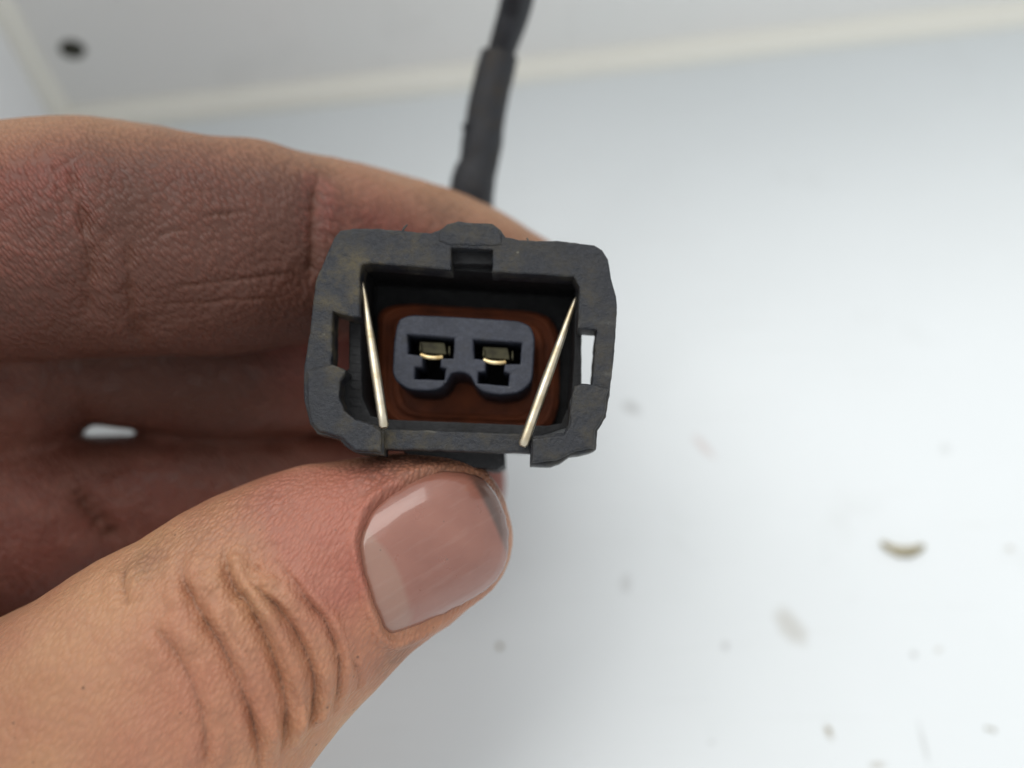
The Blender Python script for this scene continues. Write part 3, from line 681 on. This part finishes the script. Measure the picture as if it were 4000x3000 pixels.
def skin():
    m = Mat('skin', (.5, .3, .2), .5)
    v = m.mapping()
    n1 = m.noise(v, 55, 5, .6); n2 = m.noise(v, 330, 5, .6); n3 = m.noise(v, 1300, 3, .6); n4 = m.noise(v, 150, 6, .7)
    red, dirt_shade, cr, th, bk = (m.attr(k) for k in ('red', 'dirt_shade', 'crease', 'thumb', 'back_skin'))
    palm = m.mix(m.mr(n1, .35, .65), (.205, .068, .043), (.130, .042, .027))  # grimy palm side, its colour also lowered in place of shade
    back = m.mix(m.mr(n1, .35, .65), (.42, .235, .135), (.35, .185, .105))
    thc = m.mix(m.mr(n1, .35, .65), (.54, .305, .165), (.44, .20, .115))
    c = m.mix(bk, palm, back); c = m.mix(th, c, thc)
    c = m.mix(m.math('MULTIPLY', red, .62), c, (.38, .115, .095))
    c = m.mix(m.mr(n2, .45, .75, 0, .22), c, (.48, .24, .18))
    # anisotropic skin lattice on the fingers, oriented down to the right
    warp = m.N.new('ShaderNodeVectorMath'); warp.operation = 'MULTIPLY_ADD'
    nw = m.N.new('ShaderNodeTexNoise'); nw.inputs['Scale'].default_value = 120; nw.inputs['Detail'].default_value = 2
    m.lk(v, nw.inputs['Vector']); m.lk(nw.outputs['Color'], warp.inputs[0]); warp.inputs[1].default_value = (.0012,) * 3; m.lk(m.tc.outputs['Object'], warp.inputs[2])
    def vm(rot, sc):
        a = m.N.new('ShaderNodeMapping'); a.vector_type = 'TEXTURE'; a.inputs['Rotation'].default_value = (0, 0, rot); a.inputs['Scale'].default_value = sc
        m.lk(warp.outputs[0], a.inputs[0]); return a.outputs[0]
    va = vm(R(-52), (2.5, 1.0, 1.6)); vo = m.voro(va, 2900, 'F1', rnd=.72)
    lat = m.mr(vo, .70, .22)
    vb = vm(R(60), (2.2, 1.0, 1.2)); vo2 = m.voro(vb, 3000, 'F1'); lat2 = m.mr(vo2, .75, .2)
    lat_f = m.N.new('ShaderNodeMix'); lat_f.data_type = 'FLOAT'; m.lk(th, lat_f.inputs[0]); m.lk(lat, lat_f.inputs[2]); m.lk(lat2, lat_f.inputs[3]); latm = lat_f.outputs[0]
    # ingrained grime in the lattice grooves, creases and blotches; lower fingers also carry painted shade
    gr = m.math('MULTIPLY', m.math('SUBTRACT', 1.0, latm), m.math('ADD', m.math('MULTIPLY', dirt_shade, .55), m.mr(th, 0, 1, .26, .12)))
    c = m.mix(gr, c, (.060, .034, .026))
    blot = m.math('MULTIPLY', m.mr(n4, .42, .68), m.math('MULTIPLY', dirt_shade, .75)); c = m.mix(blot, c, (.070, .038, .027))
    allo = m.math('MULTIPLY', dirt_shade, m.mr(th, 0, 1, .62, .34)); c = m.mix(allo, c, (.115, .045, .030))  # overall darkening of the fingers: grime plus shade put into the colour
    c = m.mix(m.math('MULTIPLY', cr, .72), c, (.13, .05, .028))
    sp = m.voro(v, 420); c = m.mix(m.mr(sp, .035, .075, .6, 0), c, (.09, .055, .04))
    m.color(c)
    m.rough(m.mr(n2, .3, .7, .36, .55))
    m.b.inputs['Subsurface Weight'].default_value = .22; m.b.inputs['Subsurface Radius'].default_value = (1.0, .42, .25); m.b.inputs['Subsurface Scale'].default_value = .0011
    m.b.inputs['Specular IOR Level'].default_value = .32
    fm = m.mr(th, 0, 1, .000115, .00007)
    p = m.bump(n2, .00018, .55)
    bn = m.N.new('ShaderNodeBump'); m.lk(latm, bn.inputs['Height']); m.lk(fm, bn.inputs['Distance']); m.lk(p, bn.inputs['Normal']); m.lk(bn.outputs[0], m.b.inputs['Normal'])
    m.bump(n3, .00004, .8, bn.outputs[0])
    return m.m
M_SKIN = skin()
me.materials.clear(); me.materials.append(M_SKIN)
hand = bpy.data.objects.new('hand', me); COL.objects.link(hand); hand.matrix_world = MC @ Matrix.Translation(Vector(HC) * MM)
tag(hand, 'grimy bare hand reaching in from the left, pinching the plug with its thumb', 'hand')

# nail plate: grid inside the traced outline, laid on the thumb and arched across
bvh2 = BVHTree.FromPolygons(V2.tolist(), Q.tolist()) if False else bvh
NR = 44; NP = len(no3); sc = np.linspace(0, 1, NR + 1)[1:] ** .85
PP = np.concatenate([ctr[None]] + [ctr + k_ * (no3 - ctr) for k_ in sc])
sg = in_out(PP, no3)
al = (PP - ctr) @ ax_n; ac = (PP - ctr) @ np.array([-ax_n[1], ax_n[0]])
zt = np.full(len(PP), np.nan)
def thumb_front(px, py):
    h_ = hit(px, py); return h_
# smooth base depth: quadratic fit of the skin under the nail, so that the plate is one clean arch
smp = np.where(sg < -.8)[0][::9]; rows_, zz = [], []
for i in smp:
    h_ = hit(PP[i, 0] / NZ * F + 2000, 1500 - PP[i, 1] / NZ * F)
    if h_ is None: continue
    rows_.append([1, al[i], ac[i], al[i] ** 2, al[i] * ac[i], ac[i] ** 2, ac[i] ** 4 * .01, al[i] ** 3 * .1]); zz.append(-h_[2])
cf = np.linalg.lstsq(np.array(rows_), np.array(zz), rcond=None)[0]
depth = np.stack([np.ones(len(PP)), al, ac, al ** 2, al * ac, ac ** 2, ac ** 4 * .01, al ** 3 * .1], 1) @ cf
depth = depth + .10 - .30 * np.clip((-sg) / 2.2, 0, 1) ** .5 + .22 * np.clip((sg + .5) / .5, 0, 1)
P3 = np.column_stack([PP / NZ * depth[:, None], -depth])
fc = [(0, 1 + k, 1 + (k + 1) % NP) for k in range(NP)]
for i in range(NR - 1):
    a = 1 + i * NP; b = a + NP
    fc += [(a + k, b + k, b + (k + 1) % NP, a + (k + 1) % NP) for k in range(NP)]
nm_ = bpy.data.meshes.new('fingernail'); nm_.from_pydata(((P3 - HC) * MM).tolist(), [], fc); nm_.update()
bm = bmesh.new(); bm.from_mesh(nm_); bmesh.ops.recalc_face_normals(bm, faces=bm.faces)
if sum(f.normal.z for f in bm.faces) < 0: bmesh.ops.reverse_faces(bm, faces=bm.faces)
bm.to_mesh(nm_); bm.free()
vv = np.array([v_.co[:] for v_ in nm_.vertices]) * 1000 + HC; p2 = vv[:, :2] / (-vv[:, 2:3]) * NZ
sgn = in_out(p2, no3); aln = (p2 - ctr) @ ax_n; acn = (p2 - ctr) @ np.array([-ax_n[1], ax_n[0]])
root = aln.min(); lun = np.clip((root + 4.1 + .9 * np.cos(acn * .35) - 1.0 - aln) / .5, 0, 1)
free = np.clip((aln - (aln.max() - 1.45 - .012 * acn ** 2 + .06 * acn)) / .35, 0, 1)
for a_, n_ in ((lun, 'lunula'), (free, 'free_edge'), (np.clip(1 + sgn / .8, 0, 1), 'border')):
    t_ = nm_.attributes.new(n_, 'FLOAT', 'POINT'); t_.data.foreach_set('value', a_.astype(np.float32))
nm_.polygons.foreach_set('use_smooth', [True] * len(nm_.polygons))
m = Mat('nail_plate', (.6, .38, .3), .22)
v = m.mapping(); n1 = m.noise(v, 120, 4); n2 = m.noise(v, 500, 4)
vs_ = m.N.new('ShaderNodeMapping'); vs_.vector_type = 'TEXTURE'; vs_.inputs['Rotation'].default_value = (0, 0, R(29)); vs_.inputs['Scale'].default_value = (12, 1, 3); m.lk(m.tc.outputs['Object'], vs_.inputs[0])
n3 = m.noise(vs_.outputs[0], 1500, 3)
c = m.mix(m.mr(n1, .35, .65), (.31, .130, .092), (.24, .092, .064))
c = m.mix(m.math('MULTIPLY', m.attr('lunula'), .5), c, (.33, .21, .155))
c = m.mix(m.math('MULTIPLY', m.attr('free_edge'), .8), c, (.045, .036, .03))
c = m.mix(m.math('MULTIPLY', m.attr('border'), .55), c, (.24, .10, .068))
sp = m.voro(v, 700); c = m.mix(m.mr(sp, .03, .08, .7, 0), c, (.12, .08, .06))
c = m.mix(m.mr(n3, .55, .75, 0, .05), c, (.7, .55, .48))
m.color(c); m.rough(m.mr(n2, .3, .7, .26, .42)); m.bump(n3, .000035, .7)
m.b.inputs['Subsurface Weight'].default_value = .15; m.b.inputs['Subsurface Radius'].default_value = (1, .4, .25); m.b.inputs['Subsurface Scale'].default_value = .001
m.b.inputs['Coat Weight'].default_value = .9; m.b.inputs['Coat Roughness'].default_value = .08
nm_.materials.append(m.m)
nail = bpy.data.objects.new('fingernail', nm_); COL.objects.link(nail); nail.parent = hand
sol = nail.modifiers.new('thick', 'SOLIDIFY'); sol.thickness = .00035; sol.offset = -1
